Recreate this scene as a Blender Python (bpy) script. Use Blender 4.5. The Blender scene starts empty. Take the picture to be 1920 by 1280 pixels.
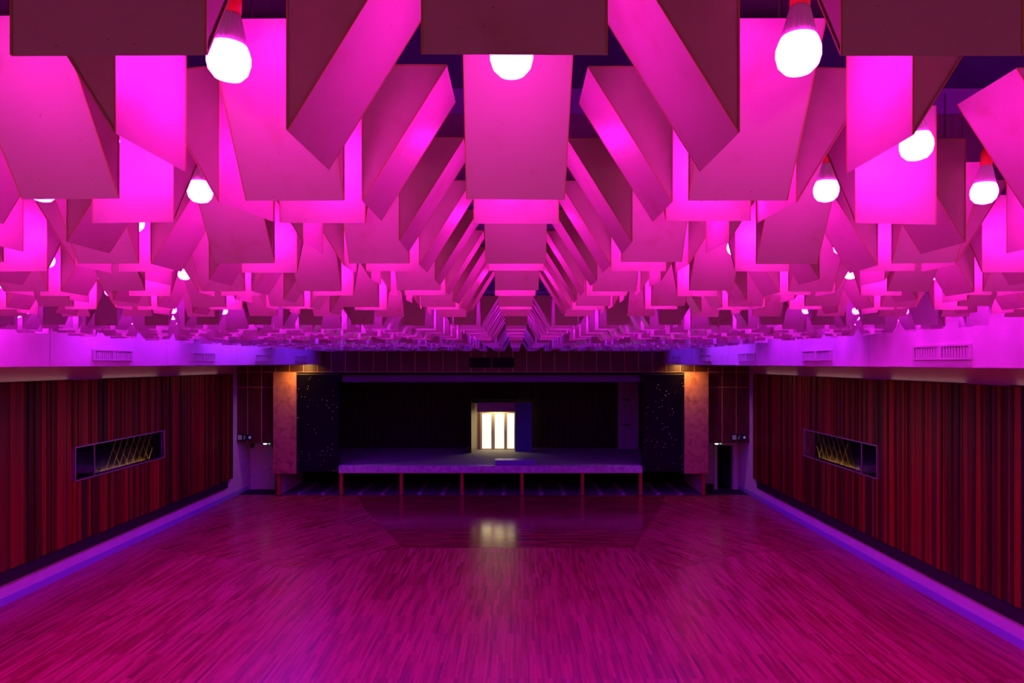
import bpy, math, random
from mathutils import Vector, Matrix, Euler
from mathutils.bvhtree import BVHTree

random.seed(7)
S = bpy.context.scene
COL = S.collection
EYE = 6.1                      # eye height of the photographer on the balcony
F = 1280.0                     # focal length in pixels of the 1920 px frame

# ------------------------------------------------------------------ camera
cd = bpy.data.cameras.new('camera'); cam = bpy.data.objects.new('camera', cd); COL.objects.link(cam)
cam.location = (0, 0, EYE); cam.rotation_euler = (math.radians(90), 0, 0)
cd.sensor_width = 36.0; cd.lens = 36.0 * F / 1920
cd.shift_x = -7 / 1920; cd.shift_y = 40 / 1920
cd.clip_start = 0.05; cd.clip_end = 200
S.camera = cam

# ------------------------------------------------------------------ view and world
S.view_settings.view_transform = 'Standard'
S.view_settings.look = 'None'
S.view_settings.exposure = 0.0
S.view_settings.gamma = 1.0
S.view_settings.use_curve_mapping = False
W = bpy.data.worlds.new('world'); S.world = W; W.use_nodes = True
W.node_tree.nodes['Background'].inputs[0].default_value = (0.02, 0.01, 0.03, 1)
W.node_tree.nodes['Background'].inputs[1].default_value = 0.0
try:
    S.cycles.use_light_tree = True
    S.cycles.max_bounces = 6
    S.cycles.diffuse_bounces = 4
    S.cycles.glossy_bounces = 3
    S.cycles.sample_clamp_indirect = 4.0
    S.cycles.use_denoising = True
    S.cycles.caustics_reflective = False
    S.cycles.caustics_refractive = False
except Exception:
    pass

# lamp colours of the ceiling bulbs, module by module towards the stage, and their strength
BULB_COL = [(1.0, 0.012, 0.68), (0.78, 0.012, 1.0), (0.36, 0.011, 1.0), (0.19, 0.010, 1.0)]
BULB_STR = [92.0, 72.0, 64.0, 56.0]
WARM = (1.0, 0.32, 0.10)
P_BALCONY = 42.0               # W, each unseen lamp added behind the camera
P_COVE = 0.5                   # W, each uplight added on top of the panelling
P_STAGE_DOWN = 34.0            # W, the two warm downlights added at the stage corners
P_VESTIBULE = 16.0
P_STRIP = 130.0                 # W, each LED strip added under the soffit edges
DOOR_GLOW = 1.9
P_WASH = (70.0, 115.0, 165.0, 165.0, 60.0)   # W, LED battens added above the soffit edge
WASH_COL = [(1.0, .01, .85), (.85, .01, 1.0), (.45, .01, 1.0), (.30, .02, 1.0), (.15, .01, 1.0)]

# ------------------------------------------------------------------ helpers
class MB:
    """collects polygons and links them as one mesh object"""
    def __init__(s): s.v = []; s.f = []; s.m = []; s.sm = []
    def poly(s, pts, mi=0, smooth=False):
        n = len(s.v); s.v += [tuple(p) for p in pts]; s.f.append(tuple(range(n, n + len(pts)))); s.m.append(mi); s.sm.append(smooth)
    def box(s, x0, x1, y0, y1, z0, z1, mi=0, mat=None):
        c = [(x0,y0,z0),(x1,y0,z0),(x1,y1,z0),(x0,y1,z0),(x0,y0,z1),(x1,y0,z1),(x1,y1,z1),(x0,y1,z1)]
        if mat is not None: c = [tuple(mat @ Vector(p)) for p in c]
        n = len(s.v); s.v += c
        for q in ((0,3,2,1),(4,5,6,7),(0,1,5,4),(1,2,6,5),(2,3,7,6),(3,0,4,7)):
            s.f.append(tuple(n + i for i in q)); s.m.append(mi); s.sm.append(False)
        return s
    def lathe(s, prof, seg=16, mi=0, mat=None, smooth=True, ripple=0.0):
        n = len(s.v)
        for (r, z) in prof:
            for i in range(seg):
                a = 2 * math.pi * i / seg; rr = r * (1 - (ripple if i % 2 else 0))
                p = Vector((rr * math.cos(a), rr * math.sin(a), z)); s.v.append(tuple(mat @ p if mat is not None else p))
        for k in range(len(prof) - 1):
            for i in range(seg):
                j = (i + 1) % seg
                s.f.append((n+k*seg+i, n+k*seg+j, n+(k+1)*seg+j, n+(k+1)*seg+i)); s.m.append(mi); s.sm.append(smooth)
        s.f.append(tuple(n + i for i in reversed(range(seg)))); s.m.append(mi); s.sm.append(False)
        s.f.append(tuple(n + (len(prof)-1)*seg + i for i in range(seg))); s.m.append(mi); s.sm.append(False)
        return s
    def bar(s, a, b, w, h=None, mi=0):
        a = Vector(a); b = Vector(b); d = b - a; L = d.length; h = h or w
        q = d.to_track_quat('X', 'Z').to_matrix().to_4x4(); M = Matrix.Translation(a) @ q
        return s.box(0, L, -w/2, w/2, -h/2, h/2, mi, M)
    def mesh(s, name, mats):
        me = bpy.data.meshes.new(name); me.from_pydata(s.v, [], s.f)
        for m in (mats if isinstance(mats, (list, tuple)) else [mats]): me.materials.append(m)
        me.polygons.foreach_set('material_index', s.m); me.polygons.foreach_set('use_smooth', s.sm)
        me.update(); return me
    def build(s, name, mats, parent=None, loc=(0,0,0)):
        return link(name, s.mesh(name, mats), parent, loc)

def link(name, data, parent=None, loc=(0,0,0), rot=None):
    o = bpy.data.objects.new(name, data); COL.objects.link(o); o.location = loc
    if rot: o.rotation_euler = rot
    if parent is not None: o.parent = parent
    return o
def tag(o, label=None, cat=None, group=None, kind=None):
    if label: o['label'] = label
    if cat: o['category'] = cat
    if group: o['group'] = group
    if kind: o['kind'] = kind
    return o
def struct(o, label=None, cat=None): return tag(o, label, cat, None, 'structure')
def empty(name, loc=(0,0,0), rot=None):
    o = link(name, None, None, loc, rot); o.empty_display_size = .1; return o

# ------------------------------------------------------------------ materials
def nm(name):
    m = bpy.data.materials.new(name); m.use_nodes = True; nt = m.node_tree
    return m, nt, nt.nodes['Principled BSDF']
def setp(b, col=None, rough=None, metal=None, spec=None, em=None, es=None):
    if col is not None: b.inputs['Base Color'].default_value = (*col, 1)
    if rough is not None: b.inputs['Roughness'].default_value = rough
    if metal is not None: b.inputs['Metallic'].default_value = metal
    if spec is not None: b.inputs['Specular IOR Level'].default_value = spec
    if em is not None: b.inputs['Emission Color'].default_value = (*em, 1)
    if es is not None: b.inputs['Emission Strength'].default_value = es
def simple(name, col, rough=.6, metal=0, spec=.5, bump=0, bscale=40, var=0, vscale=3):
    m, nt, b = nm(name); setp(b, col, rough, metal, spec)
    tc = nt.nodes.new('ShaderNodeTexCoord')
    if var:
        n = nt.nodes.new('ShaderNodeTexNoise'); n.inputs['Scale'].default_value = vscale; n.inputs['Detail'].default_value = 6
        nt.links.new(tc.outputs['Object'], n.inputs['Vector'])
        r = nt.nodes.new('ShaderNodeValToRGB'); nt.links.new(n.outputs['Fac'], r.inputs[0])
        r.color_ramp.elements[0].position = .35; r.color_ramp.elements[1].position = .7
        r.color_ramp.elements[0].color = (*[c * (1 - var) for c in col], 1); r.color_ramp.elements[1].color = (*[min(1, c * (1 + var)) for c in col], 1)
        nt.links.new(r.outputs[0], b.inputs['Base Color'])
    if bump:
        n = nt.nodes.new('ShaderNodeTexNoise'); n.inputs['Scale'].default_value = bscale; n.inputs['Detail'].default_value = 4
        nt.links.new(tc.outputs['Object'], n.inputs['Vector'])
        bp = nt.nodes.new('ShaderNodeBump'); bp.inputs['Strength'].default_value = bump; bp.inputs['Distance'].default_value = .02
        nt.links.new(n.outputs['Fac'], bp.inputs['Height']); nt.links.new(bp.outputs[0], b.inputs['Normal'])
    return m
def emitter(name, col, strength):
    m, nt, b = nm(name); setp(b, (.8,.8,.8), .5, 0, .3, col, strength); return m
def ramp(nt, src, stops):
    r = nt.nodes.new('ShaderNodeValToRGB'); cr = r.color_ramp
    while len(cr.elements) < len(stops): cr.elements.new(.5)
    for e, (p, c) in zip(cr.elements, stops): e.position = p; e.color = (*c, 1)
    nt.links.new(src, r.inputs[0]); return r.outputs[0]

def baffle_paint():
    """off-white satin paint with faint smudges and dust specks"""
    m, nt, b = nm('baffle_paint'); setp(b, (.5,.4,.42), .42, 0, .4)
    geo = nt.nodes.new('ShaderNodeNewGeometry')
    n1 = nt.nodes.new('ShaderNodeTexNoise'); n1.inputs['Scale'].default_value = 7; n1.inputs['Detail'].default_value = 5
    n2 = nt.nodes.new('ShaderNodeTexNoise'); n2.inputs['Scale'].default_value = 70; n2.inputs['Detail'].default_value = 2
    nt.links.new(geo.outputs['Position'], n1.inputs['Vector']); nt.links.new(geo.outputs['Position'], n2.inputs['Vector'])
    c1 = ramp(nt, n1.outputs['Fac'], [(.28, (.32,.20,.22)), (.42, (.36,.25,.30)), (1, (.38,.27,.32))])
    c2 = ramp(nt, n2.outputs['Fac'], [(.22, (.6,.5,.45)), (.27, (1,1,1))])
    mx = nt.nodes.new('ShaderNodeMix'); mx.data_type = 'RGBA'; mx.blend_type = 'MULTIPLY'; mx.inputs[0].default_value = 1
    nt.links.new(c1, mx.inputs[6]); nt.links.new(c2, mx.inputs[7]); nt.links.new(mx.outputs[2], b.inputs['Base Color'])
    return m
M_BAF = baffle_paint()
M_CAP = simple('baffle_cap_paint', (.34,.24,.23), .55, var=.08, vscale=9)
M_RIM = simple('baffle_rim', (.34,.20,.08), .45)
M_WIRE = simple('hanger_wire', (.15,.15,.15), .5, .6)
M_GLOBE = [emitter('bulb_globe_%s' % n, c, s) for n, c, s in zip(('magenta', 'pink', 'violet', 'blue'), BULB_COL, BULB_STR)]
M_SINK = simple('bulb_heat_sink', (.75,.72,.75), .35, .2)
M_SOCK = simple('socket_red', (.55,.02,.01), .35)
M_CORD = simple('cord_black', (.02,.02,.02), .6)
M_SLAB = simple('ceiling_black', (.018,.016,.03), .9)
M_BEAM = simple('beam_lit_blue', (.035,.02,.16), .7)  # blue light on the beams put into their colour
M_WHITE = simple('white_plaster', (.62,.58,.56), .8, bump=.12, bscale=60, var=.05, vscale=2)
M_DARK = simple('dark_void', (.006,.005,.007), .9)
M_PLINTH = simple('black_plinth', (.010,.009,.014), .5)
M_SKIRT = simple('blue_grey_skirting', (.30,.28,.55), .5)
M_GOLD = simple('gold_strip', (.55,.32,.18), .4, .2)
M_GILT = simple('gilt_bar', (.95,.62,.16), .35, .2)
M_STEEL = simple('window_frame_metal', (.42,.32,.34), .35, .7)
M_POST = simple('red_stained_post', (.42,.035,.03), .5, var=.15, vscale=5)
M_SFLOOR = simple('stage_floor_grey', (.34,.30,.30), .75, bump=.3, bscale=30, var=.25, vscale=22)
M_FASCIA = simple('stage_fascia', (.60,.40,.60), .55, var=.25, vscale=6)
M_VAL = simple('valance_grey', (.14,.10,.20), .7)
M_CREAM = simple('cream_paint', (.34,.24,.15), .5)
M_LEAF = simple('door_leaf_paint', (.85,.70,.42), .5)
M_BLUE = simple('blue_panel', (.05,.04,.35), .6)
M_PURP = simple('mauve_panel', (.34,.20,.36), .6)
M_CARPET = simple('dark_carpet', (.012,.012,.022), .95)
M_BOARD = simple('pale_joist', (.30,.26,.34), .7)
M_VENT = simple('vent_paint', (.52,.48,.46), .6)
M_WARM = emitter('warm_lamp_glass', WARM, 3.0)

def mahogany():
    m, nt, b = nm('mahogany_boards'); setp(b, (.2,.03,.02), .38, 0, .35)
    geo = nt.nodes.new('ShaderNodeNewGeometry')
    mp = nt.nodes.new('ShaderNodeMapping'); mp.inputs['Scale'].default_value = (14, 14, .35)
    nt.links.new(geo.outputs['Position'], mp.inputs['Vector'])
    n = nt.nodes.new('ShaderNodeTexNoise'); n.inputs['Scale'].default_value = 1; n.inputs['Detail'].default_value = 5
    nt.links.new(mp.outputs[0], n.inputs['Vector'])
    a = nt.nodes.new('ShaderNodeMath'); a.operation = 'MULTIPLY_ADD'; a.inputs[1].default_value = .62; nt.links.new(geo.outputs['Random Per Island'], a.inputs[0])
    s2 = nt.nodes.new('ShaderNodeMath'); s2.operation = 'MULTIPLY'; s2.inputs[1].default_value = .45; nt.links.new(n.outputs['Fac'], s2.inputs[0])
    nt.links.new(s2.outputs[0], a.inputs[2])
    c = ramp(nt, a.outputs[0], [(.2, (.018,.003,.003)), (.55, (.075,.005,.004)), (.9, (.28,.016,.007))])
    nt.links.new(c, b.inputs['Base Color']); return m
M_MAH = mahogany()
M_BACKWOOD = simple('stage_back_boards', (.020,.007,.006), .8, var=.4, vscale=4)

def parquet(name, ang, rough, w=.07, tint=1.0, bump=.0):
    m, nt, b = nm(name); setp(b, (.4,.1,.05), rough, 0, 1.0); b.inputs['IOR'].default_value = 1.6
    geo = nt.nodes.new('ShaderNodeNewGeometry')
    mp = nt.nodes.new('ShaderNodeMapping'); mp.vector_type = 'TEXTURE'; mp.inputs['Rotation'].default_value = (0, 0, ang)
    nt.links.new(geo.outputs['Position'], mp.inputs['Vector'])
    br = nt.nodes.new('ShaderNodeTexBrick'); br.inputs['Scale'].default_value = 1
    br.inputs['Brick Width'].default_value = 1.1; br.inputs['Row Height'].default_value = w; br.inputs['Mortar Size'].default_value = .0025
    br.offset_frequency = 3; br.offset = .37
    br.inputs['Color1'].default_value = (0,0,0,1); br.inputs['Color2'].default_value = (1,1,1,1); br.inputs['Mortar'].default_value = (.1,.1,.1,1)
    nt.links.new(mp.outputs[0], br.inputs['Vector'])
    ms = nt.nodes.new('ShaderNodeMapping'); ms.inputs['Scale'].default_value = (.7, 22, 1); nt.links.new(mp.outputs[0], ms.inputs['Vector'])
    n = nt.nodes.new('ShaderNodeTexNoise'); n.inputs['Scale'].default_value = 1; n.inputs['Detail'].default_value = 5; nt.links.new(ms.outputs[0], n.inputs['Vector'])
    big = nt.nodes.new('ShaderNodeTexNoise'); big.inputs['Scale'].default_value = .7; big.inputs['Detail'].default_value = 4; nt.links.new(geo.outputs['Position'], big.inputs['Vector'])
    x1 = nt.nodes.new('ShaderNodeMath'); x1.operation = 'MULTIPLY'; x1.inputs[1].default_value = .30; nt.links.new(br.outputs['Color'], x1.inputs[0])
    x2 = nt.nodes.new('ShaderNodeMath'); x2.operation = 'MULTIPLY_ADD'; x2.inputs[1].default_value = .75; nt.links.new(n.outputs['Fac'], x2.inputs[0]); nt.links.new(x1.outputs[0], x2.inputs[2])
    x3 = nt.nodes.new('ShaderNodeMath'); x3.operation = 'MULTIPLY_ADD'; x3.inputs[1].default_value = .12; nt.links.new(big.outputs['Fac'], x3.inputs[0]); nt.links.new(x2.outputs[0], x3.inputs[2])
    c = ramp(nt, x3.outputs[0], [(.30, tuple(v * tint for v in (.13,.012,.012))), (.50, tuple(v * tint for v in (.32,.026,.028))), (.74, tuple(v * tint for v in (.52,.08,.085)))])
    nt.links.new(c, b.inputs['Base Color'])
    rr = nt.nodes.new('ShaderNodeMapRange'); rr.inputs[1].default_value = .0; rr.inputs[2].default_value = 1.0
    rr.inputs[3].default_value = rough * .75; rr.inputs[4].default_value = rough * 1.35
    nt.links.new(big.outputs['Fac'], rr.inputs[0]); nt.links.new(rr.outputs[0], b.inputs['Roughness'])
    bp = nt.nodes.new('ShaderNodeBump'); bp.inputs['Strength'].default_value = bump; bp.inputs['Distance'].default_value = .004
    nt.links.new(n.outputs['Fac'], bp.inputs['Height']); nt.links.new(bp.outputs[0], b.inputs['Normal'])
    return m
M_FL_NEAR = parquet('parquet_lengthwise', math.pi/2, .30, bump=.06)
M_FL_MID = parquet('parquet_crosswise', 0, .16, tint=.7)
M_FL_DL = parquet('parquet_diagonal_left', math.radians(62), .26, tint=.9)
M_FL_DR = parquet('parquet_diagonal_right', math.radians(118), .26, tint=.9)

def burl():
    m, nt, b = nm('burl_veneer'); setp(b, (.3,.1,.05), .45)
    geo = nt.nodes.new('ShaderNodeNewGeometry'); n = nt.nodes.new('ShaderNodeTexNoise'); n.inputs['Scale'].default_value = 3.5; n.inputs['Detail'].default_value = 9; n.inputs['Distortion'].default_value = .8
    nt.links.new(geo.outputs['Position'], n.inputs['Vector'])
    c = ramp(nt, n.outputs['Fac'], [(.3, (.24,.09,.06)), (.46, (.40,.16,.10)), (.7, (.50,.22,.14))])
    nt.links.new(c, b.inputs['Base Color']); return m
M_BURL = burl()
def glitter():
    """near-black polished panel with scattered bright flecks"""
    m, nt, b = nm('black_flecked_panel'); setp(b, (.006,.005,.02), .2, 0, .2)
    geo = nt.nodes.new('ShaderNodeNewGeometry')
    v = nt.nodes.new('ShaderNodeTexVoronoi'); v.inputs['Scale'].default_value = 7; nt.links.new(geo.outputs['Position'], v.inputs['Vector'])
    n = nt.nodes.new('ShaderNodeTexNoise'); n.inputs['Scale'].default_value = 1.1; n.inputs['Detail'].default_value = 3; nt.links.new(geo.outputs['Position'], n.inputs['Vector'])
    lt = nt.nodes.new('ShaderNodeMath'); lt.operation = 'LESS_THAN'; lt.inputs[1].default_value = .12; nt.links.new(v.outputs['Distance'], lt.inputs[0])
    gt = nt.nodes.new('ShaderNodeMath'); gt.operation = 'GREATER_THAN'; gt.inputs[1].default_value = .5; nt.links.new(n.outputs['Fac'], gt.inputs[0])
    mu = nt.nodes.new('ShaderNodeMath'); mu.operation = 'MULTIPLY'; nt.links.new(lt.outputs[0], mu.inputs[0]); nt.links.new(gt.outputs[0], mu.inputs[1])
    mx = nt.nodes.new('ShaderNodeMix'); mx.data_type = 'RGBA'; nt.links.new(mu.outputs[0], mx.inputs[0])
    mx.inputs[6].default_value = (.003,.002,.010,1); mx.inputs[7].default_value = (.9,.6,.5,1)
    nt.links.new(mx.outputs[2], b.inputs['Base Color'])
    return m
M_GLIT = glitter()
M_TILE = simple('brown_lacquer_tile', (.085,.022,.018), .35, var=.2, vscale=2)
def glass():
    m, nt, b = nm('window_glass'); setp(b, (.9,.9,.9), .03, 0, .5); b.inputs['Transmission Weight'].default_value = 1.0; b.inputs['IOR'].default_value = 1.45; return m
M_GLASS = glass()
M_PANE = emitter('lit_frosted_pane', (1.0, .88, .42), DOOR_GLOW)

# ------------------------------------------------------------------ room shell
XL, XR = -12.88, 10.80
YB, YF = -2.0, 31.55
ZC = 7.5
def floor_poly(mb, pts, mi): mb.poly([(x, y, 0) for x, y in pts], mi)
fl = MB()
# seams of the parquet: lengthwise near zone, crosswise middle, two diagonal wings
A = [(XL, 22.6), (-11.7, 22.4), (-6.66, 20.2), (-3.75, 22.5), (3.9, 22.5), (4.6, 20.1), (7.5, 21.9), (XR, 22.3)]
floor_poly(fl, [(XL, YB), (XR, YB)] + [(x, y) for x, y in reversed(A)], 0)
floor_poly(fl, [(-3.75, 22.5), (3.9, 22.5), (6.2, 29), (6.9, YF), (-7.3, YF), (-6.5, 29)], 1)
floor_poly(fl, [(XL, 22.6), (-11.7, 22.4), (-6.66, 20.2), (-3.75, 22.5), (-6.5, 29), (-7.3, YF), (XL, YF)], 2)
floor_poly(fl, [(3.9, 22.5), (4.6, 20.1), (7.5, 21.9), (XR, 22.3), (XR, YF), (6.9, YF), (6.2, 29)], 3)
struct(fl.build('floor', [M_FL_NEAR, M_FL_MID, M_FL_DL, M_FL_DR]), 'red-brown strip parquet dance floor', 'floor')

def wallbox(name, b, mat, label=None): return struct(MB().box(*b).build(name, mat), label, 'wall' if label else None)
wallbox('wall_left', (XL-.3, XL, YB, 33.3, 0, ZC), M_WHITE, 'white plaster wall behind the left wood panelling')
wallbox('wall_right', (XR, XR+.3, YB, 33.3, 0, ZC), M_WHITE, 'white plaster wall behind the right wood panelling')
wallbox('wall_back', (XL-.3, XR+.3, YB-.3, YB, 0, ZC), M_WHITE)
wallbox('ceiling', (XL-.3, XR+.3, YB-.3, YF+.5, ZC, ZC+.2), M_SLAB)
for i, y in enumerate([x * 2.65 + 2.93 for x in range(11)]):
    struct(MB().box(-8.98, 6.82, y-.14, y+.14, ZC-.28, ZC).build('ceiling_beam', M_BEAM))
SOFZ = 6.03
struct(MB().box(XL, -9.0, YB, YF, SOFZ, ZC).build('ceiling_soffit_left', M_WHITE), 'white lowered ceiling band along the left wall', 'soffit')
struct(MB().box(6.84, XR, YB, YF, SOFZ, ZC).build('ceiling_soffit_right', M_WHITE), 'white lowered ceiling band along the right wall', 'soffit')
for s, (x0, x1) in zip(('left', 'right'), ((XL, XL+.03), (XR-.03, XR))):
    struct(MB().box(x0, x1, YB, 32.9, 0, .20).build('baseboard_' + s, M_SKIRT))

# front wall: lacquered tiles with thin gilt joints, over and beside the stage opening
fw = MB()
fw.box(XL, XR, YF, YF+.25, 5.68, ZC, 0)
fw.box(XL, -11.0, YF, YF+.25, 2.41, 5.68, 0); fw.box(8.75, XR, YF, YF+.25, 2.41, 5.68, 0)
n = 0
x = -12.39
while x < XR:
    z0 = 2.41 if (x < -11.1 or x > 8.8) else 5.69
    fw.box(x-.014, x+.014, YF-.012, YF, z0, ZC-.5, 1); x += .645
for (a, b) in ((XL, -11.0), (8.75, XR)): fw.box(a, b, YF-.012, YF, 4.955, 4.985, 1)
fw.box(XL, XR, YF-.012, YF, 5.665, 5.69, 1)
struct(fw.build('wall_front', [M_TILE, M_GOLD]), 'dark lacquered tile wall with gilt joints around the stage', 'wall')

# soffit return above the front wall corners, the low passages beside the stage
def alcove(side):
    L = side == 'left'
    x0, x1 = (XL, -11.0) if L else (8.76, XR)
    mb = MB()
    mb.box(x0, x1, 33.0, 33.2, 0, 2.41) if L else None
    if not L:
        mb.box(x0, 9.72, 33.0, 33.2, 0, 2.41); mb.box(10.48, XR, 33.0, 33.2, 0, 2.41); mb.box(9.72, 10.48, 33.0, 33.2, 2.12, 2.41)
    struct(mb.build('wall_alcove_' + side, M_WHITE))
    struct(MB().box(x0, x1, YF+.25, 33.2, 2.41, 2.55).build('ceiling_alcove_' + side, M_WHITE))
    struct(MB().box(x0, x1, YF+.0, 34.6, -.05, .0).build('floor_alcove_' + side, M_CARPET))
    struct(MB().box(x0 + (.25 if L else 0), x1 - (0 if L else 1.25), 32.96, 33.0, 0, .26).build('baseboard_alcove_' + side, M_PLINTH))
alcove('left'); alcove('right')
# left door: closed, white, with frame
d = struct(MB().box(-12.60, -11.75, 32.94, 33.0, 0.0, 2.02).build('door_1', M_WHITE), 'closed white door in the passage left of the stage', 'door')
fr = MB(); fr.box(-12.78, -12.60, 32.9, 33.0, 0, 2.2); fr.box(-11.75, -11.6, 32.9, 33.0, 0, 2.2); fr.box(-12.78, -11.6, 32.9, 33.0, 2.02, 2.2)
fr.build('door_frame', M_WHITE, d)
MB().lathe([(.012,0),(.03,.02),(.03,.05),(.01,.07)], 10, mat=Matrix.Translation((-11.85, 32.93, 1.0)) @ Matrix.Rotation(math.pi/2, 4, 'X')).build('door_handle', M_STEEL, d)
# right door: open doorway to a dark passage
dr = MB(); dr.box(9.56, 9.72, 32.9, 33.0, 0, 2.25); dr.box(10.48, 10.70, 32.88, 33.0, 0, 2.25); dr.box(9.56, 10.70, 32.9, 33.0, 2.12, 2.25)
d2 = struct(dr.build('door_2', M_WHITE), 'open doorway to a dark passage right of the stage', 'doorway')
pm = MB(); pm.box(9.6, 9.7, 33.2, 36.5, 0, 2.3); pm.box(10.5, 10.6, 33.2, 36.5, 0, 2.3); pm.box(9.6, 10.6, 36.4, 36.5, 0, 2.3); pm.box(9.6, 10.6, 33.2, 36.5, 2.2, 2.3); pm.box(9.6, 10.6, 33.2, 36.5, -.05, 0)
struct(pm.build('wall_passage', simple('passage_paint', (.03,.03,.08), .8)))

# burl veneer piers and black flecked panels beside the opening
for i, (a, b, s) in enumerate(((-11.07, -10.02, 'left'), (7.70, 8.80, 'right'))):
    o = MB().box(a, b, 31.15, YF-.025, 1.05, 5.66).build('veneer_pier', M_BURL)
    tag(o, 'tall burl-veneered pier at the %s end of the stage front' % s, 'pier', 'piers framing the stage')
for i, (a, b, s) in enumerate(((-10.02, -8.12, 'left'), (5.80, 7.70, 'right'))):
    o = MB().box(a, b, 31.25, YF+.1, 1.12, 5.62).build('flecked_panel', M_GLIT)
    tag(o, 'black glittering panel between the %s pier and the stage opening' % s, 'wall panel', 'black panels beside the stage opening')
    MB().box(a, b, 31.22, 31.3, 5.55, 5.62).build('top_rail', M_PLINTH, o)

# ------------------------------------------------------------------ stage
SZ = 1.375
st = struct(MB().box(-11.0, 8.75, 31.6, 38.2, SZ-.12, SZ).build('floor_stage', M_SFLOOR), 'raised grey stage floor', 'stage')
fa = MB().box(-8.12, 5.80, 31.28, 31.62, 1.05, SZ+.004).build('stage_fascia_beam', M_FASCIA)
tag(fa, 'long violet-lit fascia beam along the front edge of the stage', 'beam')
MB().box(-8.12, 5.80, 31.265, 31.285, 1.05, 1.10).build('nosing', simple('fascia_nosing', (.6,.36,.34), .4), fa)
post_words = ['at the far left end under the left pier', 'under the left end of the fascia', 'second under the fascia from its left end', 'third under the fascia, left of the lit doors',
              'under the fascia just right of the lit doors', 'fifth under the fascia, right of the doors', 'under the right end of the fascia', 'at the far right end under the right pier']
for X, w in zip((-10.88, -8.02, -5.26, -2.47, .29, 3.07, 5.74, 8.62), post_words):
    tall = 1.05
    o = MB().box(-.075, .075, -.075, .075, 0, tall).build('stage_post', M_POST, None, (X, 31.42 if abs(X+1.1) < 8 else 31.4, 0))
    MB().box(-.11, .11, -.11, .11, 0, .03).build('foot_plate', M_PLINTH, o)
    tag(o, 'short red post ' + w, 'post', 'red posts under the stage front')
# under-stage void
struct(MB().box(-10.9, 8.65, 31.6, 35.2, -.06, -.01).build('floor_under_stage', simple('under_stage_dust', (.10,.09,.15), .9)))
struct(MB().box(-10.9, 8.65, 35.0, 35.2, 0, SZ-.12).build('wall_under_stage', M_DARK))
for s, a in (('left', -11.0), ('right', 8.66)):
    struct(MB().box(a, a+.1, 31.75, 35.1, 0, SZ-.12).build('wall_under_stage_' + s, M_WHITE))
jx = [560, 605, 674, 717, 786, 830, 901, 944, 1015, 1057, 1127, 1169, 1235, 1277]
ordn = ['first','second','third','fourth','fifth','sixth','seventh','eighth','ninth','tenth','eleventh','twelfth','thirteenth','fourteenth','fifteenth','sixteenth','seventeenth','eighteenth','nineteenth','twentieth']
for i, px in enumerate(jx):
    X = (px - 967) / F * 31.6
    o = MB().box(-.09, .09, 0, 2.9, -.01, .06).build('floor_joist', M_BOARD, None, (X, 31.66, 0))
    tag(o, 'pale floor joist in the dark void under the stage, %s from the left' % ordn[i], 'joist', 'joists under the stage')

# stage box
struct(MB().box(-11.2, 9.0, 38.0, 38.2, SZ, 6.3).build('wall_stage_back', M_BACKWOOD), 'dark boarded back wall of the stage', 'wall')
bs = MB(); x = -10.9
while x < 8.8:
    if not (-2.35 < x+.2 and x < .9): bs.box(x, x+.27, 37.94, 38.0, SZ, 6.0)
    else: bs.box(x, x+.27, 37.94, 38.0, 4.05, 6.0)
    x += .31
struct(bs.build('wall_stage_boards', M_BACKWOOD))
for s, a in (('left', -11.2), ('right', 8.85)):
    struct(MB().box(a, a+.15, YF+.25, 38.2, SZ-.2, 6.3).build('wall_stage_' + s, M_DARK))
struct(MB().box(-11.2, 9.0, YF+.25, 38.2, 6.2, 6.35).build('ceiling_stage', M_DARK))
o = MB().box(-8.12, 5.80, 31.7, 31.85, 5.53, 5.70).build('trim_1', M_DARK); struct(o)
o = MB().box(-8.12, 5.80, 31.9, 32.0, 5.20, 5.56).build('stage_valance', M_VAL); tag(o, 'dim violet valance strip across the top of the stage opening', 'valance')
MB().box(-.06, .06, -.03, 0, -.04, .0).build('bracket', M_PLINTH, o, (-5.6, 31.9, 5.2))
o = MB().box(5.62, 6.75, 37.5, 37.65, SZ, 5.05).build('wing_panel', M_PURP); tag(o, 'tall violet-grey wing panel at the back right of the stage', 'wing panel')
for xx in (5.95, 6.3): MB().box(xx, xx+.015, 37.49, 37.5, SZ, 5.05).build('seam_strip', M_VAL, o)
for zz in (4.05, 2.68):
    MB().box(5.85, 6.25, 37.38, 37.5, zz, zz+.07).build('wall_bracket', M_PLINTH, o)
# vents in the wall above the opening
o = empty('loudspeaker_grille', (-1.1, YF-.02, 5.9)); tag(o, 'pair of black rectangular grilles in the tiles above the stage opening', 'grille')
for a, b in ((-1.04, -.05), (.03, 1.03)):
    g = MB().box(a, b, -.02, 0, -.02, .44); g.build('grille_panel', M_DARK, o)

# glazed doors at the back of the stage with a lit vestibule
d3 = struct(empty('door_3', (0, 37.3, SZ)), 'row of warmly lit glazed doors at the back of the stage', 'doors')
panes = ((-1.835, -1.34), (-1.137, -.64), (-.466, -.087))
leafs = ((-1.95, -1.245), (-1.235, -.555), (-.545, -.01))
for (a, b), (l, r) in zip(panes, leafs):
    f_ = MB(); f_.box(l, a, 0, .05, 0, 2.05); f_.box(b, r, 0, .05, 0, 2.05); f_.box(a, b, 0, .05, 0, .05); f_.box(a, b, 0, .05, 1.96, 2.05)
    lf = f_.build('door_leaf', M_LEAF, d3)
    MB().box(a, b, .015, .03, .05, 1.96).build('pane', M_PANE, lf)
    MB().box(r-.05, r-.03, -.05, 0, .85, 1.05).build('handle', M_STEEL, lf)
MB().box(-2.07, -1.95, -.02, .06, 0, 2.1).build('door_jamb', M_CREAM, d3)
ves = empty('door_vestibule', (0, 36.6, SZ)); tag(ves, 'boxy porch with mauve header around the lit stage doors', 'porch')
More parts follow.
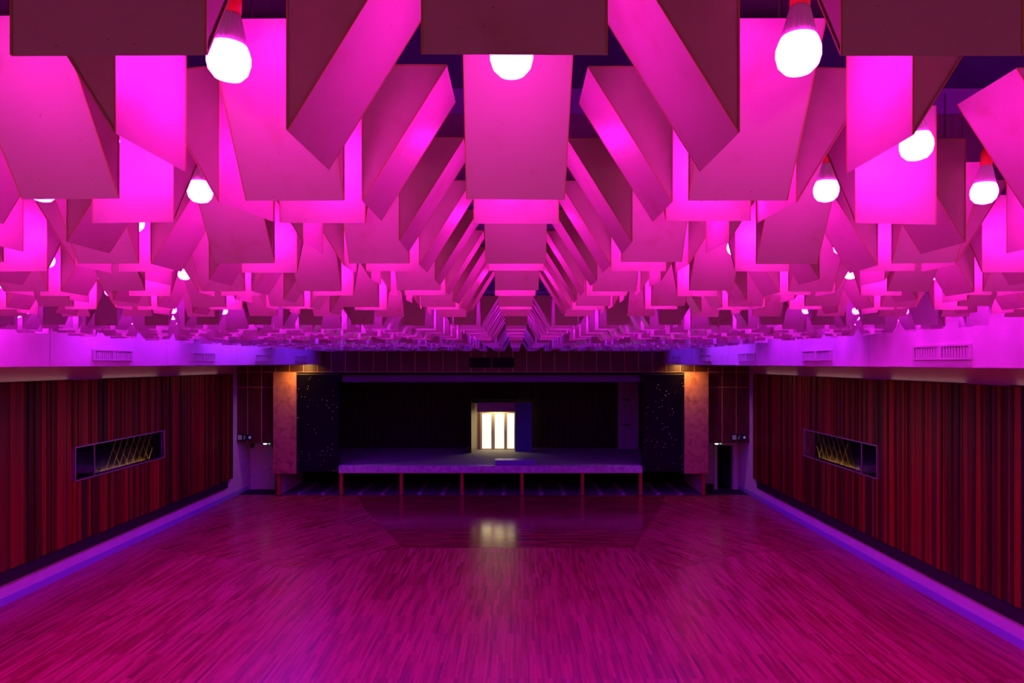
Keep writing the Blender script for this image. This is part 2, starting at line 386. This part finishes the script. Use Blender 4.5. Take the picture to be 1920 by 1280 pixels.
jb = MB(); jb.poly([(-2.33,-.78,0),(-2.07,.72,0),(-2.07,.72,2.62),(-2.33,-.78,2.62)]); jb.poly([(-2.45,-.78,0),(-2.33,-.78,0),(-2.33,-.78,2.62),(-2.45,-.78,2.62)], 1); jb.poly([(-2.45,-.78,0),(-2.45,1.3,0),(-2.45,1.3,2.62),(-2.45,-.78,2.62)], 1)
jb.build('side_panel', [M_CREAM, M_DARK], ves)
MB().box(-2.07, 0.0, -.1, .0, 2.1, 2.62).build('header', M_PURP, ves)
MB().box(-2.33, .02, 0, 1.3, 2.56, 2.62).build('canopy_slab', M_DARK, ves)
bp_ = MB().box(-.03, .86, -.25, -.17, 0, 2.62); bp_.box(-.03, .02, -.17, .75, 0, 2.62); bp_.build('blue_side_panel', M_BLUE, ves)
# low platform lying at the stage edge
pl = MB().box(-.95, .90, 0, .55, .0, .17); o = pl.build('low_platform', simple('platform_paint', (.20,.14,.52), .45), None, (0, 31.75, SZ)); tag(o, 'low violet platform lying at the front edge of the stage', 'platform')
MB().box(-.97, .92, -.02, .57, .17, .20).build('platform_top', simple('platform_top_paint', (.32,.22,.55), .4), o)
# small folding stool by the doors
stl = empty('folding_stool', (-2.5, 35.6, SZ)); tag(stl, 'small dark folding stool standing left of the lit stage doors', 'stool')
s_ = MB(); s_.bar((-.12,0,0), (.16,0,.52), .025); s_.bar((.12,.0,0), (-.1,0,.32), .025); s_.build('crossed_legs', M_PLINTH, stl)
MB().box(-.14, .1, -.12, .12, .30, .33).build('seat', M_PLINTH, stl)

# ------------------------------------------------------------------ side walls: wood panelling, plinth, window slots
def side(sgn, X, name):
    """sgn -1 left, +1 right; X is the room face of the plaster wall"""
    xi = lambda d: X - sgn * d            # distance d into the room
    def bx(mb, d0, d1, y0, y1, z0, z1, mi=0): mb.box(min(xi(d0), xi(d1)), max(xi(d0), xi(d1)), y0, y1, z0, z1, mi)
    y0w, y1w = (19.75, 24.75) if sgn < 0 else (20.15, 25.25)
    z0w, z1w = (2.70, 3.63)
    mb = MB(); y = YB + .05
    while y < 30.75:
        w = random.choice((.07, .09, .11, .14, .18)); w = min(w, 30.9 - y); dp = .10 + random.choice((0, .012, .025, .04))
        if y + w < y0w or y > y1w: bx(mb, .025, dp, y, y+w-.006, .90, 5.60)
        else: bx(mb, .025, dp, y, y+w-.006, .90, z0w); bx(mb, .025, dp, y, y+w-.006, z1w, 5.60)
        y += w
    o = mb.build('wood_panelling', M_MAH)
    tag(o, 'tall red mahogany panelling of upright boards along the %s wall' % name, 'wall panelling', 'mahogany wall panelling')
    pb = MB(); bx(pb, .025, .07, YB+.05, 30.4, .55, .90); pb.build('plinth', M_PLINTH, o)
    # window slot: box standing in front of the plaster, set in the panelling
    wv = MB(); g = .095
    bx(wv, -.02, .0, y0w, y1w, z0w, z1w)
    n_ = 1 if sgn < 0 else 2
    fr = MB(); t = .035
    bx(fr, .06, .16, y0w-t, y1w+t, z0w-t, z0w); bx(fr, .06, .16, y0w-t, y1w+t, z1w, z1w+t); bx(fr, .06, .16, y0w-t, y0w, z0w, z1w); bx(fr, .06, .16, y1w, y1w+t, z0w, z1w)
    bx(fr, .08, .14, y0w+(.9 if sgn>0 else .9), y0w+.93, z0w, z1w)
    w_ = struct(fr.build('window_%d' % n_, M_STEEL), 'long low interior window slot with diagonal gilt bars in the %s wall' % name, 'window')
    bk = MB(); bx(bk, .003, .01, y0w, y1w, z0w, z1w); bk.build('window_back', simple('window_backing', (.003,.002,.006), .5, 0, .05), w_)
    gl = MB(); bx(gl, .118, .124, y0w, y1w, z0w, z1w); gl.build('window_pane', M_GLASS, w_)
    step = .36; h = z1w - z0w; lean = .55
    for i in range(9):
        ya = y0w + (1.25 if sgn < 0 else 1.1) + i * step
        a = Vector((xi(.04), ya, z0w + .02)); b = Vector((xi(.04), ya + lean, z1w - .02))
        if i in (0, 8): b = a.lerp(b, .45)
        bars = MB(); bars.bar(a, b, .030, .014); bars.build('gilt_bar', M_GILT, w_)
    for i in range(7):
        ya = y0w + 1.9 + i * .42
        thin = MB(); thin.bar((xi(.03), ya + lean, z0w+.02), (xi(.03), ya, z1w-.02), .010, .008); thin.build('thin_bar', M_STEEL, w_)
    # added warm strip lamp, hidden by an added lip along the lower edge of the slot, shining up on the bars
    lip = MB(); bx(lip, .052, .058, y0w, y1w, z0w, z0w+.045); lip.build('added_lamp_lip', M_PLINTH, w_)
    la = bpy.data.lights.new('added_slot_lamp', 'AREA'); la.shape = 'RECTANGLE'; la.size = .012; la.size_y = 2.6; la.energy = 30; la.color = (1,.5,.10)
    link('added_slot_lamp', la, w_, (xi(.036), y0w + 2.7, z0w+.006), (math.pi, 0, 0))
side(-1, XL, 'left'); side(1, XR, 'right')

# air vents in the soffit faces
vent_words = ('nearest', 'second', 'third', 'fourth', 'fifth')
for s, X, sg, ys in (('left', -9.0, 1, (15.25, 19.65, 24.3, 28.6)), ('right', 6.84, -1, (10.98, 15.5, 20.2, 24.6, 29.0))):
    for i, y in enumerate(ys):
        o = empty('air_vent', (X, y, 6.27)); tag(o, 'twin louvred air vent on the %s soffit, %s from the viewer' % (s, vent_words[i]), 'vent', 'air vents in the soffits')
        f_ = MB()
        def b2(mb, d0, d1, a, b, c, d_): mb.box(min(d0*sg, d1*sg), max(d0*sg, d1*sg), a, b, c, d_)
        b2(f_, 0, .03, -.75, .75, .09, .12); b2(f_, 0, .03, -.75, .75, -.12, -.09); b2(f_, 0, .03, -.75, -.70, -.09, .09); b2(f_, 0, .03, .70, .75, -.09, .09); b2(f_, 0, .03, -.04, .04, -.09, .09)
        f_.build('frame', M_VENT, o)
        bk = MB(); b2(bk, 0, .004, -.7, .7, -.09, .09); bk.build('backing', M_PLINTH, o)
        for ya in (-.69, .05):
            sl = MB(); b2(sl, .004, .010, ya, ya+.64, -.09, -.08); b2(sl, .004, .010, ya, ya+.64, .08, .09)
            for k in range(9): b2(sl, .004, .022, ya+.01+k*.07, ya+.05+k*.07, -.088, .088)
            sl.build('louvre', M_VENT, o)
for s, X, sg in (('left', -9.0, 1), ('right', 6.84, -1)):
    mb = MB()
    for y in (8.6, 13.2, 17.6, 22, 26.5): mb.box(min(X, X+.004*sg), max(X, X+.004*sg), y-.01, y+.01, SOFZ, ZC)
    struct(mb.build('trim_%d' % (2 if s == 'left' else 3), M_VENT))

for s, X, sg in (('left', -9.0, 1), ('right', 6.84, -1)):  # battens added for the violet glow on the soffit faces
    for i, y in enumerate((4.0, 10.0, 16.0, 22.0, 28.0)):
        o = empty('added_led_batten', (X + sg*.30, y, 7.22)); tag(o, 'slim LED batten washing the %s soffit, %s from the viewer' % (s, vent_words[i]), 'led batten', 'added LED battens above the soffit edges')
        MB().box(-.03, .03, -2.4, 2.4, 0, .04).build('housing', M_VENT, o)
        MB().box(-.004, .004, -2.0, -1.99, .04, .28).build('bracket', M_WIRE, o); MB().box(-.004, .004, 2.0, 2.01, .04, .28).build('bracket', M_WIRE, o)
        la = bpy.data.lights.new('batten_light', 'AREA'); la.shape = 'RECTANGLE'; la.size = .05; la.size_y = 4.6; la.energy = P_WASH[i]; la.color = WASH_COL[i]; la.spread = math.radians(150)
        link('batten_light', la, o, (0, 0, -.01), (0, -sg*math.radians(28), 0))
for s, X, sg in (('left', -8.93, 1), ('right', 6.77, -1)):  # strips added to bring blue light to the lower walls
    for i, y in enumerate((3.0, 9.0, 15.0, 21.0, 27.0)):
        o = empty('added_led_strip', (X - sg*.12, y, SOFZ)); tag(o, 'unseen blue-violet LED strip added under the %s soffit edge, %s from the viewer' % (s, vent_words[i]), 'led strip', 'added LED strips under the soffit edges')
        MB().box(-.02, .02, -2.6, 2.6, -.015, 0).build('housing', M_VENT, o)
        la = bpy.data.lights.new('strip_light', 'AREA'); la.shape = 'RECTANGLE'; la.size = .03; la.size_y = 5.1; la.energy = P_STRIP; la.color = ((.62, .005, 1.0), (.5, .005, 1.0), (.42, .005, 1.0), (.36, .005, 1.0), (.30, .005, 1.0))[i]; la.spread = math.radians(130)
        link('strip_light', la, o, (0, 0, -.02), (0, sg*math.radians(22), 0))
# exit signs and emergency lamps
M_SG = simple('sign_green', (.005,.05,.03), .4); M_SW = emitter('sign_white', (.55,.5,.75), .12)
for s, x0 in (('left', -12.84), ('right', 9.98)):
    o = MB().box(0, .66, 0, .04, 0, .28).build('exit_sign', M_SG, None, (x0, YF-.055, 2.52)); tag(o, 'small dark green exit sign over the passage %s of the stage' % s, 'sign', 'exit signs')
    g = MB(); y = -.004
    for (a, b, c, d_) in ((.03,.05,.05,.23), (.17,.19,.05,.23), (.03,.19,.21,.23), (.03,.19,.05,.07), (.07,.15,.13,.15), (.10,.12,.09,.19)): g.box(a, b, y, 0, c, d_)
    g.build('door_pictogram', M_SW, o)
    g = MB(); g.bar((.33,-.003,.17),(.31,-.003,.12),.03,.006); g.bar((.31,-.003,.13),(.35,-.003,.05),.018,.006); g.bar((.31,-.003,.12),(.27,-.003,.06),.018,.006); g.bar((.28,-.003,.17),(.37,-.003,.14),.015,.006); g.box(.325,.355,y,0,.19,.22)
    g.build('running_figure', M_SW, o)
    g = MB(); g.poly([(.50,y,.14),(.57,y,.06),(.64,y,.14),(.57,y,.22)]); g.build('arrow_pictogram', M_SW, o)
M_EW = emitter('emergency_white', (.8,1,.85), 2.0); M_EG = emitter('emergency_green', (.1,.8,.25), 1.0)
for s, X in (('left', -11.5), ('right', 9.32)):
    o = empty('emergency_lamp', (X, YF-.02, 2.39)); tag(o, 'tiny bright emergency lamp under the tiles %s of the stage' % s, 'lamp', 'emergency lamps')
    MB().box(-.2, .2, -.05, .05, 0, .03).build('housing', M_PLINTH, o)
    MB().lathe([(.01,-.06),(.06,-.05),(.09,-.02),(.08,0)], 12, mat=Matrix.Translation((-.06,-.05,.0))).build('lens', M_EW, o)
    MB().lathe([(.01,-.04),(.05,-.03),(.06,-.01),(.05,0)], 10, mat=Matrix.Translation((.13,-.05,.0))).build('green_lens', M_EG, o)

# ------------------------------------------------------------------ unseen lamps added to the room
def area(name, loc, rot, size, energy, color, parent=None, spread=None):
    la = bpy.data.lights.new(name, 'AREA'); la.shape = 'DISK'; la.size = size; la.energy = energy; la.color = color
    if spread: la.spread = spread
    return link(name, la, parent, loc, rot)
def downlight(x, y, z, energy, label, grp):
    o = empty('downlight', (x, y, z)); tag(o, label, 'downlight', grp)
    MB().lathe([(.11,-.012),(.11,0)], 20).build('ring', M_VENT, o)
    MB().lathe([(.075,-.016),(.075,-.011)], 20).build('lens', M_WARM, o)
    area('lamp', (0, 0, -.03), (math.radians(38),0,0), .16, energy, (1,.45,.12), o, math.radians(125))
for s, X, sg in (('left', XL, 1), ('right', XR, -1)):  # unseen uplights added for the warm glow above the panelling
    for i, y in enumerate((3.3, 8.2, 13.1, 18.0, 22.9, 27.8)):
        o = empty('added_uplight', (X + sg*.075, y, 5.602)); tag(o, 'unseen warm uplight added on top of the %s wood panelling, %s from the balcony' % (s, ordn[i]), 'uplight', 'added uplights on the panelling')
        MB().box(-.02, .02, -1.7, 1.7, 0, .015).build('housing', M_PLINTH, o)
        la = bpy.data.lights.new('lamp', 'AREA'); la.shape = 'RECTANGLE'; la.size = .02; la.size_y = 3.2; la.energy = P_COVE; la.color = (1.0, .46, .36)
        link('lamp', la, o, (0, 0, .018), (0, math.pi - sg*math.radians(20), 0))
for s, X in (('left', -9.9), ('right', 7.75)):  # unseen downlights added for the orange light on the piers
    downlight(X, 30.45, SOFZ, P_STAGE_DOWN, 'warm downlight shining on the %s pier of the stage' % s, 'added stage downlights')
for i, X in enumerate((-4, 0, 4)):  # added behind the camera for pink light on the nearest baffles
    o = empty('added_wall_lamp', (X, YB, 3.2)); tag(o, 'warm wall lamp below the balcony, %s along the back wall' % ordn[i], 'wall lamp', 'added back wall lamps')
    MB().box(-.3, .3, 0, .12, -.2, .2).build('housing', M_VENT, o)
    MB().box(-.25, .25, .12, .125, -.15, .15).build('diffuser', M_WARM, o)
    area('lamp', (0, .16, 0), (math.radians(90+25), 0, 0), .5, P_BALCONY, (1, .26, .42), o)
area('lamp', (-1.0, .3, 2.45), (math.radians(25), 0, 0), .5, P_VESTIBULE, (1,.78,.45), ves)

# ------------------------------------------------------------------ the hanging ceiling: wedge baffles and bulbs
C = .5; AX = .68; AY = .6624; Y0 = 1.6
LEN, HT, WD = .303, .425, .265
ZB = EYE + C
def yrow(j): return Y0 + AY * j
items = []      # (kind, k, j, x, y, z, yaw)
bulbs = []      # (k, j, x, y, z, tilt)
fixed_yaw = {('L', -1, 1): math.radians(-12.5), ('R', 1, 1): math.radians(2.8), ('R', -1, 1): 0, ('L', 1, 1): 0, ('B', 0, -1): 0.01, ('B', -1, -1): -0.01, ('B', 1, -1): 0}
fixed_pos = {('B', -1, -1): (-.626, 1.05, 6.572), ('B', 0, -1): (-.002, 1.113, 6.602), ('B', 1, -1): (.692, 1.135, 6.610), ('F', -2, 1): (-1.36, 2.085, 6.60), ('L', -1, 1): (-.892, 2.272, 6.60)}
fixed_bulb = {(-1, 0): (-.70, 1.66), (1, 0): (.665, 1.61), (0, 0): (-.008, 1.62), (2, 1): (1.335, 2.27), (3, 2): (1.985, 2.90), (2, 2): (1.315, 2.90), (-2, 2): (-1.34, 2.90), (-3, 2): (-2.01, 2.90), (-3, 3): (-1.99, 3.56)}
rnd = random.Random(11)
for j in range(-1, 44):
    r = j % 12; y = yrow(j)
    for k in range(-12, 10):
        x = AX * k
        jit = lambda a: rnd.uniform(-a, a)
        near = abs(x) < .75 * y + .8 + 2.5
        kinds = []
        if r in (1,3,5,7,9): kinds.append('F')
        if r in (1,3,5,7,11): kinds.append('B')
        if k % 2 and r <= 8:
            if k > -12: kinds.append('L')
            kinds.append('R')
        if (k, j) == (2, 1): kinds.remove('F')     # one baffle is missing here, leaving a dark gap
        for q in kinds:
            yaw = fixed_yaw.get((q, k, j), jit(math.radians(2.2)) if rnd.random() < .88 else jit(math.radians(6)))
            dz = jit(.006); dx = jit(.008); dy = jit(.008)
            if q == 'F': p = (x+dx, y-.168+dy, ZB+dz, yaw)
            if q == 'B': p = (x+dx, y+.172+dy, ZB+dz, math.pi+yaw)
            if q == 'L': p = (x-.193+dx, y+.03+dy, ZB+dz, -math.pi/2+yaw)
            if q == 'R': p = (x+.193+dx, y+.03+dy, ZB+dz, math.pi/2+yaw)
            if (q, k, j) in fixed_pos: p = fixed_pos[(q, k, j)] + (p[3],)
            items.append((q, k, j) + p)
        if r <= 8:
            if j >= 41: continue
            bx_, by_ = fixed_bulb.get((k, j), (x+jit(.03), y+jit(.03)))
            bulbs.append((k, j, bx_, by_, ZB+.18+jit(.008), (jit(.07), jit(.07))))

def wedge_pts(l=LEN): h = l/2; return [(-h,0,0),(h,0,0),(-h,0,HT),(h,0,HT),(-h,-WD,HT),(h,-WD,HT)]
def wedge_mb(mb, M=None, caps=True, inset=0.0):
    P = [Vector(p) for p in wedge_pts()]
    if M is not None: P = [M @ p for p in P]
    n = len(mb.v); mb.v += [tuple(p) for p in P]
    fs = [(0,2,3,1), (0,1,5,4), (2,4,5,3)]
    if caps: fs += [(0,4,2), (1,3,5)]
    for f in fs: mb.f.append(tuple(n+i for i in f)); mb.m.append(1 if len(f) == 3 else 0); mb.sm.append(False)
def wedge_matrix(it): return Matrix.Translation(it[3:6]) @ Matrix.Rotation(it[6], 4, 'Z')

# which of them show from the balcony, and how large
V, Fc, own = [], [], []
for idx, it in enumerate(items):
    M = wedge_matrix(it); n0 = len(V); V += [M @ Vector(p) for p in wedge_pts()]
    for f in ((0,2,3),(0,3,1),(0,1,5),(0,5,4),(2,4,5),(2,5,3),(0,4,2),(1,3,5)): Fc.append(tuple(n0+i for i in f)); own.append(idx)
for idx, b in enumerate(bulbs):
    n0 = len(V); c = Vector(b[2:5]) + Vector((0,0,.045)); rr = .05
    V += [c+Vector(v)*rr for v in ((1,0,0),(0,1,0),(-1,0,0),(0,-1,0),(0,0,1),(0,0,-1))]
    for f in ((0,1,4),(1,2,4),(2,3,4),(3,0,4),(1,0,5),(2,1,5),(3,2,5),(0,3,5)): Fc.append(tuple(n0+i for i in f)); own.append(len(items)+idx)
for X in (-9.0, 6.84):
    n0 = len(V); V += [Vector((X,-1,SOFZ)),Vector((X,40,SOFZ)),Vector((X,40,8)),Vector((X,-1,8))]; Fc.append((n0,n0+1,n0+2,n0+3)); own.append(-1)
bvh = BVHTree.FromPolygons(V, Fc)
seen = {}
eye = Vector((0,0,EYE))
def shoot(px, py):
    hit = bvh.ray_cast(eye, Vector(((px-967)/F, 1, (680-py)/F)))
    if hit[2] is not None and own[hit[2]] >= 0: seen[own[hit[2]]] = seen.get(own[hit[2]], 0) + 1
for py in range(2, 664, 4):
    for px in range(2, 1920, 4): shoot(px, py)
vis = sorted([i for i in seen if i < len(items)], key=lambda i: -seen[i])[:298]
visb = sorted([i for i in seen if i >= len(items)], key=lambda i: -seen[i])[:250]
visset = set(vis); visbset = set(i - len(items) for i in visb)
near_set = set(i for i in vis if items[i][4] < 7.2)

mb = MB(); wedge_mb(mb); me_full = mb.mesh('baffle', [M_BAF, M_CAP])
mb = MB(); wedge_mb(mb, caps=False); me_body = mb.mesh('baffle_body', [M_BAF])
def cap_mesh(sx):
    mb = MB(); h = sx*(LEN/2 - .003); o_ = sx*(LEN/2 + .001)
    mb.poly([(h,0,0),(h,-WD,HT),(h,0,HT)], 0)
    def edge(a, b): # thin folded rim
        a = Vector(a); b = Vector(b); mb.bar((min(h,o_)+abs(o_-h)/2, a[0], a[1]), (min(h,o_)+abs(o_-h)/2, b[0], b[1]), .0035, .0035, 1)
    edge((0,.002),(0,HT)); edge((0,.002),(-WD,HT)); edge((0,HT),(-WD,HT))
    return mb.mesh('baffle_end_cap', [M_CAP, M_RIM])
me_capl, me_capr = cap_mesh(-1), cap_mesh(1)
mb = MB()
for sx in (-.11, .11): mb.box(sx-.002, sx+.002, -.06, -.056, HT-.002, ZC-ZB)
me_wire = mb.mesh('baffle_hanger', [M_WIRE])

KW = {'F': 'slope towards the viewer', 'B': 'flat face towards the viewer', 'L': 'flat face turned right', 'R': 'flat face turned left'}
numw = ordn + ['%s' % s for s in ('twenty-first','twenty-second','twenty-third','twenty-fourth','twenty-fifth','twenty-sixth','twenty-seventh','twenty-eighth','twenty-ninth','thirtieth','thirty-first','thirty-second','thirty-third','thirty-fourth','thirty-fifth','thirty-sixth','thirty-seventh','thirty-eighth','thirty-ninth','fortieth','forty-first','forty-second','forty-third','forty-fourth','forty-fifth','forty-sixth')]
def colw(k): return 'centre column' if k == 0 else '%s column %s of centre' % (numw[abs(k)-1], 'left' if k < 0 else 'right')
for n_, i in enumerate(vis):
    q, k, j, x, y, z, yaw = items[i]
    detailed = i in near_set
    o = link('hanging_baffle', me_body if detailed else me_full, None, (x, y, z), (0, 0, yaw))
    tag(o, 'wedge-shaped ceiling baffle, %s, %s, %s row' % (KW[q], colw(k), numw[j+1]), 'ceiling baffle', 'wedge baffles hanging from the ceiling')
    if detailed:
        link('end_cap', me_capl, o); link('end_cap', me_capr, o)
    link('hanger', me_wire, o)
rest = MB()
for i, it in enumerate(items):
    if i not in visset: wedge_mb(rest, wedge_matrix(it))
o = rest.build('hanging_baffle_mass', [M_BAF, M_CAP]); tag(o, 'the countless smaller wedge baffles filling the far ceiling', 'ceiling baffles', 'wedge baffles hanging from the ceiling', 'stuff')

# bulb: globe, ribbed heat sink, red socket, cord
GP = [(.012,0),(.032,.006),(.046,.022),(.0515,.042),(.051,.060),(.045,.078),(.041,.086)]
GPL = [(.022,0),(.046,.02),(.0515,.05),(.043,.086)]
me_globe = []
for m in range(4):
    mb = MB(); mb.lathe(GP, 20); me_globe.append(mb.mesh('bulb_globe', [M_GLOBE[m]]))
mb = MB(); mb.lathe([(.041,.086),(.040,.092),(.024,.155),(.020,.162)], 40, ripple=.10, smooth=False); me_sink = mb.mesh('bulb_heat_sink', [M_SINK])
mb = MB(); mb.lathe([(.020,.160),(.023,.162),(.023,.215),(.017,.235),(.010,.245)], 16); me_sock = mb.mesh('bulb_socket', [M_SOCK])
mb = MB(); mb.box(-.004, .004, -.004, .004, .24, ZC-ZB-.18); me_cord = mb.mesh('bulb_cord', [M_CORD])
def module(j): return min(3, (j + 1) // 12)
restb = MB()
for i, (k, j, x, y, z, tl) in enumerate(bulbs):
    if i in visbset:
        big = y < 12
        o = empty('light_bulb', (x, y, z), (tl[0], tl[1], 0)) if big else link('light_bulb', me_globe[module(j)], None, (x, y, z), (tl[0], tl[1], 0))
        tag(o, 'glowing bulb on a red socket, %s, %s row' % (colw(k), numw[j+1]), 'light bulb', 'bulbs glowing between the baffles')
        if big: link('globe', me_globe[module(j)], o)
        if y < 14:
            link('heat_sink', me_sink, o); link('socket', me_sock, o)
            c = link('cord', me_cord, o)
    else:
        M = Matrix.Translation((x, y, z))
        restb.lathe(GPL, 8, mi=module(j), mat=M); restb.lathe([(.040,.088),(.020,.16),(.021,.235)], 6, mi=4, mat=M)
o = restb.build('light_bulb_mass', M_GLOBE + [M_SINK]); tag(o, 'the many glowing bulbs hidden between the far baffles', 'light bulbs', 'bulbs glowing between the baffles', 'stuff')
print('WEDGES', len(items), 'shown', len(vis), 'of', len([i for i in seen if i < len(items)]), 'BULBS', len(bulbs), 'shown', len(visb))
